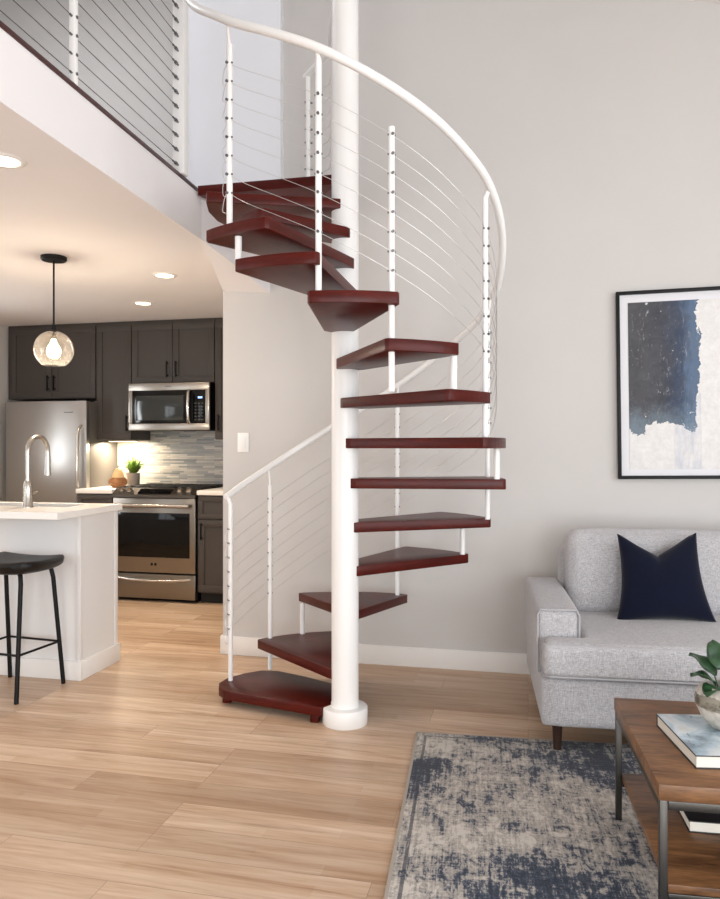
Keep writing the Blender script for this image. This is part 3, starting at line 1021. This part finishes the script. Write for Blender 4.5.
# faucet
fc = thing('faucet', 'brushed nickel gooseneck faucet on the island worktop', 'faucet', (-2.767, 3.675, .948))
MB().lathe([(0, 0), (.030, 0), (.030, .006), (.026, .012), (.024, .10), (.022, .135), (.0155, .15), (0, .15)], 28).build('base', M['nickel'], fc)
arc = [(0, 0, .14), (0, 0, .30)] + [(0, .09 - .09 * math.cos(k * PI / 12), .315 + .088 * math.sin(k * PI / 12)) for k in range(13)] + [(0, .18, .28)]
MB().tube(arc, .0135, 14).build('spout', M['nickel'], fc)
MB().cyl((0, .18, .285), (0, .18, .22), .0155, n=18).cyl((0, .18, .22), (0, .18, .175), .0165, .019, n=18).build('spray_head', M['nickel'], fc)
MB().cyl((0, .02, .07), (0, .045, .072), .011, n=14).tube([(0, .04, .072), (0, .06, .08), (0, .085, .085)], [.007, .006, .005], 10).build('lever', M['nickel'], fc)

# pendant
pn = thing('pendant_lamp', 'clear glass globe pendant lamp with black cord above the island', 'lamp', (-2.724, 3.85, KC))
MB().lathe([(0, 0), (.073, 0), (.073, -.016), (.066, -.024), (.012, -.026), (0, -.026)], 36).build('canopy', M['black'], pn)
MB().cyl((0, 0, -.02), (0, 0, -.435), .0055, n=10).build('stem', M['black'], pn)
MB().lathe([(0, -.40), (.012, -.40), (.016, -.43), (.030, -.437), (.030, -.452), (.018, -.456), (.018, -.485), (0, -.485)], 24).build('socket', M['black'], pn)
R_ = .112; prof = []
for k in range(25):
    a = rad(14) + (rad(146) - rad(14)) * k / 24
    prof.append((R_ * math.sin(a), R_ * math.cos(a) - .548))
prof2 = [(r * .975, (z + .548) * .975 - .548) for r, z in reversed(prof)]
MB().lathe(prof + prof2 + [prof[0]], 48).build('globe', M['glass'], pn)
MB().lathe([(0, -.485), (.012, -.487), (.016, -.505), (.034, -.535), (.040, -.558), (.034, -.582), (.018, -.596), (0, -.599)], 28).build('bulb', M['bulb'], pn)

# recessed ceiling lights
def downlight(x, y, label):
    t = thing('recessed_light', label, 'light', (x, y, KC), group='recessed kitchen ceiling lights')
    MB().lathe([(.056, -.002), (.058, -.006), (.078, -.004), (.082, 0), (.056, 0), (.056, -.002)], 36).build('trim_ring', M['trim'], t)
    MB().lathe([(0, -.0035), (.056, -.0035), (.056, -.001), (0, -.001)], 32).build('lens', M['led'], t)
downlight(-2.31, 4.42, 'round recessed ceiling light second from the cabinets, right of the pendant')
downlight(-2.92, 5.24, 'round recessed ceiling light nearest to the charcoal cabinets')
downlight(-1.995, 2.51, 'round recessed ceiling light nearest the viewer, close to the loft edge')

# bar stool
bs = thing('bar_stool', 'black leather bar stool with slim black metal legs at the island', 'stool', (-2.668, 3.425, 0), rad(-5))
def seat_f(sgn):
    def f(u, v):
        x = (u * 2 - 1); y = (v * 2 - 1)
        k = 1 - .18 * (x * x) * (y * y)
        X, Y = x * .247 * k, y * .185 * k
        e = max(0, 1 - max(abs(x), abs(y)) ** 6) ** .5
        top = .700 + .018 * x * x + .010 * y * y - .012
        return Vector((X, Y, (top - .020) + sgn * (.026 if sgn > 0 else .042) * e))
    return f
s_ = MB(); s_.grid(seat_f(1), 28, 20); s_.grid(seat_f(-1), 28, 20)
bmesh.ops.remove_doubles(s_.bm, verts=s_.bm.verts, dist=.0008)
bmesh.ops.recalc_face_normals(s_.bm, faces=s_.bm.faces)
s_.build('seat', M['leather'], bs, angle=1.2)
for sx in (-1, 1):
    for sy in (-1, 1):
        MB().tube([(sx * .10, sy * .105, .652), (sx * .135, sy * .108, .648), (sx * .15, sy * .112, .632), (sx * .158, sy * .118, .59), (sx * .180, sy * .172, 0)], .0115, 12).build('leg', M['black'], bs)
def legpt(sx, sy, z):
    s = (0.59 - z) / .59
    return (sx * (.158 + .022 * s), sy * (.118 + .054 * s), z)
for a, b in (((-1, -1), (1, -1)), ((1, -1), (1, 1)), ((1, 1), (-1, 1)), ((-1, 1), (-1, -1))):
    MB().cyl(legpt(*a, .235), legpt(*b, .235), .0065, n=10).build('footrest', M['black'], bs)

# ------------------------------------------------------------------ sofa
so = thing('sofa', 'light grey linen sofa with dark wooden feet against the wall', 'sofa', (1.066, 3.70, 0), rad(4.0))
def rbox(x0, x1, y0, y1, z0, z1, r, puff=(0, 0, 0), n=14, seed=0, wr=0.0):
    """Soft upholstered block: rounded edges, faces puffed outwards, slight wrinkles."""
    b = bmesh.new()
    bmesh.ops.create_cube(b, size=2.0)
    bmesh.ops.subdivide_edges(b, edges=list(b.edges), cuts=n, use_grid_fill=True)
    c = Vector(((x0 + x1) / 2, (y0 + y1) / 2, (z0 + z1) / 2)); h = Vector(((x1 - x0) / 2, (y1 - y0) / 2, (z1 - z0) / 2))
    for v in b.verts:
        u = v.co.copy()
        # denser sampling close to the edges
        q = Vector([math.copysign(1 - (1 - abs(t)) ** 1.5, t) for t in u])
        p = Vector([q[i] * h[i] for i in range(3)])
        inner = Vector([max(-h[i] + r, min(h[i] - r, p[i])) for i in range(3)])
        dv = p - inner
        if dv.length > 1e-7: p = inner + dv.normalized() * min(r, max(abs(dv.x), abs(dv.y), abs(dv.z)))
        for i in range(3):
            j, k = (i + 1) % 3, (i + 2) % 3
            p[i] += q[i] * puff[i] * (1 - q[j] ** 2) * (1 - q[k] ** 2)
        if wr:
            nz = mnoise.noise(Vector((p.x * 3 + seed, p.y * 7, p.z * 7))) + .5 * mnoise.noise(Vector((p.x * 14, p.y * 9 + seed, p.z * 4)))
            p += p.normalized() * wr * nz
        v.co = p + c
    bmesh.ops.recalc_face_normals(b, faces=b.faces)
    m = MB(); m._merge(b)
    return m
rbox(-1.045, 1.045, -.455, .47, .122, .33, .022, (0, .004, 0), 10).build('base', M['sofa'], so, angle=1.5)
for sx in (-1, 1):
    m = rbox(-.09, .09, -.40, .42, 0, .298, .025, (.006, .004, .004), 12)
    for v in m.bm.verts:
        v.co.x += .965 * 1
        v.co.z += .295
        # outer face leans out a little to the back
        v.co.x *= sx
    bmesh.ops.recalc_face_normals(m.bm, faces=m.bm.faces)
    for v in m.bm.verts: v.co.y += .055
    a = m.build('arm', M['sofa'], so, angle=1.5)
    xo, xi = sx * 1.052, sx * .878
    yy = -.345
    MB().tube([(xo, yy, .32), (xo, yy, .568), (xo - sx * .012, yy, .590), (xi + sx * .012, yy, .590), (xi, yy, .568), (xi, yy, .45)], .0045, 8).build('piping', M['piping'], a)
# T-shaped seat cushion: one bench wrapping around the front of the arms
def t_cushion():
    b = bmesh.new()
    pts = [(-1.04, -.485), (1.04, -.485), (1.04, -.352), (.868, -.352), (.868, .24), (-.868, .24), (-.868, -.352), (-1.04, -.352)]
    lo = [b.verts.new((x, y, .332)) for x, y in pts]; hi = [b.verts.new((x, y, .482)) for x, y in pts]
    b.faces.new(list(reversed(lo))); b.faces.new(hi)
    for i in range(8):
        b.faces.new([lo[i], lo[(i + 1) % 8], hi[(i + 1) % 8], hi[i]])
    bmesh.ops.recalc_face_normals(b, faces=b.faces)
    bmesh.ops.bevel(b, geom=list(b.edges), offset=.036, segments=5, profile=.55, affect='EDGES', clamp_overlap=True)
    bmesh.ops.triangulate(b, faces=b.faces)
    for _ in range(2):
        bmesh.ops.subdivide_edges(b, edges=[e for e in b.edges if e.calc_length() > .12], cuts=1, use_grid_fill=False)
        bmesh.ops.triangulate(b, faces=b.faces)
    for v in b.verts:
        x, y, z = v.co
        if z > .47: v.co.z += .012 * max(0, 1 - (x / 1.0) ** 4) * max(0, 1 - ((y + .12) / .37) ** 2)
        if y < -.44 and .35 < z < .47: v.co.y -= .012
        v.co += Vector((0, .003, .003)) * mnoise.noise(Vector((x * 6, y * 6, z * 9)))
    m = MB(); m._merge(b)
    return m
sc_ = t_cushion().build('seat_cushion', M['sofa'], so, angle=1.5)
ring = [(-.868, -.36), (-1.02, -.36), (-1.036, -.38), (-1.036, -.46), (-1.015, -.484), (1.015, -.484), (1.036, -.46), (1.036, -.38), (1.02, -.36), (.868, -.36)]
for z in (.343, .470):
    MB().tube([(x * (1 if z < .4 else .997), y * (1.0 if z < .4 else .992), z) for x, y in ring], .0048, 8).build('piping', M['piping'], sc_)
rbox(-.885, .885, .29, .47, .30, .785, .05, (0, 0, .01), 12).build('back_frame', M['sofa'], so, angle=1.5)
for cx in (-.435, .435):
    m = rbox(-.428, .428, -.10, .10, 0, .415, .055, (.006, .03, .012), 16, seed=cx * 7, wr=.006)
    rot = Matrix.Translation((cx, .215, .460)) @ Matrix.Rotation(rad(-9), 4, 'X')
    bmesh.ops.transform(m.bm, matrix=rot, verts=m.bm.verts)
    m.build('back_cushion', M['sofa'], so, angle=1.5)
for sx in (-1, 1):
    for y in (-.39, .40):
        MB().lathe([(0, 0.0), (.017, 0.0), (.021, .09), (.026, .118), (0, .118)], 16, c=(sx * .975, y, .012 if y < 0 else .0)).build('leg', M['dark_wood'], so)

# navy throw pillow
tp = thing('throw_pillow', 'navy blue throw pillow leaning on the grey sofa back', 'pillow', (.618, 3.628, .480), rad(3))
def pil(side):
    def f(u, v):
        a, b = u * 2 - 1, v * 2 - 1
        x = .200 * a * (1 - .11 * (1 - b * b)) * (1 - .10 * b)
        z = .199 * b * (1 - .09 * (1 - a * a))
        z -= .075 * max(0, 1 - abs(a + .05) / .85) ** 1.25 * max(0, (b + .4) / 1.4) ** 2.0
        z += .02 * max(0, b) ** 3 * abs(a) ** 3
        t = .082 * max(0, (1 - a * a) * (1 - b * b)) ** .48
        t *= 1 - .42 * math.exp(-((a - .02 + .12 * (1 - b)) / .16) ** 2) * max(0, b) ** 1.5
        t += .004 * mnoise.noise(Vector((a * 3, b * 3, side * 2))) * (1 - a * a) * (1 - b * b)
        return Vector((x, side * t, z + .199))
    return f
pm = MB(); pm.grid(pil(-1), 40, 40); pm.grid(pil(1), 40, 40)
bmesh.ops.remove_doubles(pm.bm, verts=pm.bm.verts, dist=.0005)
bmesh.ops.recalc_face_normals(pm.bm, faces=pm.bm.faces)
bmesh.ops.transform(pm.bm, matrix=Matrix.Translation((0, 0, .002)) @ Matrix.Rotation(rad(-18), 4, 'X') @ Matrix.Rotation(rad(-2), 4, 'Y'), verts=pm.bm.verts)
pb = pm.build('cover', M['navy'], tp, angle=1.6)

# ------------------------------------------------------------------ rug, coffee table
RX, RY = 1.35, 1.0
# back left corner at (-.491, 3.299)
rrz = rad(4.2)
rc = Vector((-.491, 3.299, 0)) + Matrix.Rotation(rrz, 3, 'Z') @ Vector((RX, -RY, 0))
rug = MB().box(-RX, RX, -RY, RY, 0, .012, .004).build('area_rug', rug_mat(RX, RY), loc=(rc.x, rc.y, 0), rz=rrz)
tag(rug, 'distressed navy and beige area rug under the coffee table', 'rug')

RT = .012
cf = thing('coffee_table', 'walnut coffee table with dark metal frame and lower shelf', 'table', (.857, 2.385, RT), rad(3.2))
zt_ = .425 - RT
MB().box(-.55, .55, -.335, .335, zt_ - .042, zt_, .003).build('tabletop', M['walnut'], cf)
MB().box(-.5265, .5265, -.330, .330, .134, .156, .002).build('lower_shelf', M['walnut'], cf)
for sx in (-1, 1):
    for sy in (-1, 1):
        x, y = sx * .537, sy * .322
        MB().box(x - .010, x + .010, y - .010, y + .010, 0, zt_ - .042, .002).build('leg', M['iron'], cf)
for sy in (-1, 1):
    MB().box(-.526, .526, sy * .322 - .0098, sy * .322 + .0098, zt_ - .066, zt_ - .0425, .002).build('apron', M['iron'], cf)
    MB().box(-.526, .526, sy * .322 - .0096, sy * .322 + .0096, .114, .1335, .002).build('shelf_rail', M['iron'], cf)
for sx in (-1, 1):
    MB().box(sx * .537 - .0098, sx * .537 + .0098, -.31, .31, zt_ - .066, zt_ - .0425, .002).build('apron', M['iron'], cf)

def book(name, label, loc, rz, w, d, h, cover):
    t = thing(name, label, 'book', loc, rz)
    MB().box(-w / 2, w / 2, -d / 2, d / 2, h - .003, h, .0008).box(-w / 2, w / 2, -d / 2, d / 2, 0, .003, .0008).box(-w / 2 + .002, w / 2 - .003, d / 2 - .003, d / 2, .002, h - .002).build('cover', cover, t)
    MB().box(-w / 2 + .004, w / 2 - .004, -d / 2 + .004, d / 2 - .003, .003, h - .003).build('pages', M['pages'], t)
    return t
zt_ = .425
b1 = book('book', 'hardcover book with pale blue photo cover under the plant pot on the table', (.566, 2.318, zt_), rad(9.5), .31, .312, .036, M['cover_dark'])
MB().box(-.153, .153, -.154, .154, .0361, .0368).build('cover_picture', M['cover'], b1)
b2 = book('book', 'black covered book lying on the lower shelf of the coffee table', (.60, 2.43, RT + .1565), rad(3.2), .30, .22, .034, M['cover_dark'])

pt = thing('potted_plant', 'broad leaved green plant in a round stoneware pot on the book', 'plant', (.572, 2.372, zt_ + .037), rad(20))
MB().lathe([(0, 0), (.040, 0), (.046, .003), (.070, .030), (.086, .065), (.088, .083), (.082, .103), (.070, .120), (.064, .124), (.060, .120), (.066, .105), (.07, .09), (0, .088)], 48).build('pot', M['ceramic'], pt)
MB().lathe([(0, .104), (.045, .102), (.067, .098)], 24).build('soil', M['soil'], pt)
def leaf(az, L, W, tilt0, tilt1, base_r=.02, h0=.10, stem=.05, fold=.25):
    m = MB()
    dirv = Vector((math.cos(az), math.sin(az), 0)); side = Vector((-math.sin(az), math.cos(az), 0))
    p = Vector((0, 0, h0)) + dirv * base_r
    # stalk
    q = [p.copy()]
    for k in range(4):
        th = tilt0 * .6
        p = p + (dirv * math.sin(th) + Vector((0, 0, math.cos(th)))) * stem / 4
        q.append(p.copy())
    m.tube(q, .0025, 6)
    n = 12; rows = []
    for k in range(n + 1):
        s = k / n
        th = tilt0 + (tilt1 - tilt0) * s
        if k: p = p + (dirv * math.sin(th) + Vector((0, 0, math.cos(th)))) * (L / n)
        w = W * (math.sin(PI * min(1, s * .92 + .06)) ** .75) * (1 - .25 * s) + .0005
        up = (-dirv * math.cos(th) + Vector((0, 0, math.sin(th))))
        row = []
        for j in range(-3, 4):
            t = j / 3
            row.append(p + side * w * t + up * (fold * w * abs(t) - .0 + .004 * math.sin(s * 9 + t * 2)))
        rows.append(row)
    for off in (0, 1):
        pass
    top = [[m.bm.verts.new(v) for v in r] for r in rows]
    for r0, r1 in zip(top, top[1:]):
        for j in range(6):
            m.bm.faces.new([r0[j], r0[j + 1], r1[j + 1], r1[j]])
    o = m.build('leaf', M['leaf'], pt, angle=1.5)
    sd = o.modifiers.new('thick', 'SOLIDIFY'); sd.thickness = .0012
    return o
for (az, L, W, t0, t1, st_) in [(165, .075, .036, .75, 1.7, .03), (205, .075, .034, 1.1, 2.1, .02), (120, .095, .042, .6, 1.4, .045), (40, .11, .04, .6, 1.5, .05),
                                (-20, .11, .042, .6, 1.7, .04), (-70, .08, .036, .8, 1.9, .03), (80, .10, .04, .4, 1.1, .06)]:
    leaf(rad(az), L, W, t0, t1, stem=st_)

# ------------------------------------------------------------------ light
w = bpy.data.worlds.new('World'); SC.world = w
w.use_nodes = True
bg = w.node_tree.nodes['Background']
bg.inputs['Color'].default_value = (.86, .93, 1.0, 1)
bg.inputs['Strength'].default_value = 1.2

def area(name, loc, target, sx, sy, power, color):
    l = bpy.data.lights.new(name, 'AREA')
    l.shape = 'RECTANGLE'; l.size = sx; l.size_y = sy; l.energy = power; l.color = color
    o = bpy.data.objects.new(name, l); COL.objects.link(o)
    o.location = loc
    o.rotation_euler = (Vector(target) - Vector(loc)).to_track_quat('-Z', 'Y').to_euler()
    return o
area('daylight_right_window', (XR + .2, .2, 1.55), (XR - 1, .2, 1.5), 4.1, 2.3, 120, (.93, .97, 1.0))
area('daylight_rear_window', (-.55, YR - .2, 1.2), (-.55, 0, 1.1), 1.7, 2.1, 58, (.93, .97, 1.0))
area('daylight_rear_window', (1.9, YR - .2, 1.2), (1.9, 0, 1.1), 2.2, 2.1, 132, (.93, .97, 1.0))

area('added_left_fill', (XL - .2, .05, 1.28), (XL + 1, .05, 1.1), 3.6, 1.8, 45, (.93, .97, 1.0))  # fill through the added left opening, for the kitchen side

area('added_kitchen_fill', (XL - .17, 4.56, 1.58), (XL + 1, 4.56, 1.75), .32, 1.2, 16, (.93, .97, 1.0))  # fill through the added kitchen opening, for ceiling and cabinets

def spot(name, loc, power, color, size=2.4, r=.05):
    l = bpy.data.lights.new(name, 'SPOT')
    l.energy = power; l.color = color; l.spot_size = size; l.spot_blend = .8; l.shadow_soft_size = r
    o = bpy.data.objects.new(name, l); COL.objects.link(o)
    o.location = loc
    return o
warm = (1.0, .80, .56)
for (x, y) in ((-2.31, 4.42), (-2.92, 5.24), (-1.995, 2.51), (-3.9, 4.8)):  # last position is a bare unseen spot with no recessed fixture built
    spot('downlight', (x, y, KC - .012), 52 if y > 4 else 14, warm, 1.9)
l = bpy.data.lights.new('pendant_glow', 'POINT'); l.energy = 18; l.color = (1.0, .84, .66); l.shadow_soft_size = .035
o = bpy.data.objects.new('pendant_glow', l); COL.objects.link(o); o.location = (-2.724, 3.85, KC - .65)
a = area('cabinet_strip_glow', (-3.60, 6.10, 1.335), (-3.60, 6.12, .9), .26, .03, 11, (1.0, .82, .6))
# unseen area light under the vault giving the loft cool daylight, no opening built
area('loft_area_light', (-3.3, 3.6, 4.6), (-3.0, 4.2, 2.65), 1.2, 1.2, 22, (.93, .96, 1.0))

# ------------------------------------------------------------------ camera
cam = bpy.data.cameras.new('Camera')
cam.sensor_fit = 'HORIZONTAL'
cam.sensor_width = 36.0
cam.lens = 740.0 / 720.0 * 36.0
cam.shift_y = -2.5 / 720.0
cam.clip_start = .05
co = bpy.data.objects.new('Camera', cam); COL.objects.link(co)
co.location = (0, 0, H)
co.rotation_euler = (PI / 2, 0, A)
SC.camera = co

SC.view_settings.view_transform = 'Standard'
SC.view_settings.look = 'None'
SC.view_settings.gamma = 1.0
SC.view_settings.use_curve_mapping = False
SC.view_settings.exposure = 0.10
try:
    SC.cycles.use_denoising = True
    SC.cycles.max_bounces = 10
    SC.cycles.diffuse_bounces = 6
    SC.cycles.caustics_reflective = False
    SC.cycles.caustics_refractive = False
    SC.cycles.sample_clamp_indirect = 6.0
except Exception:
    pass
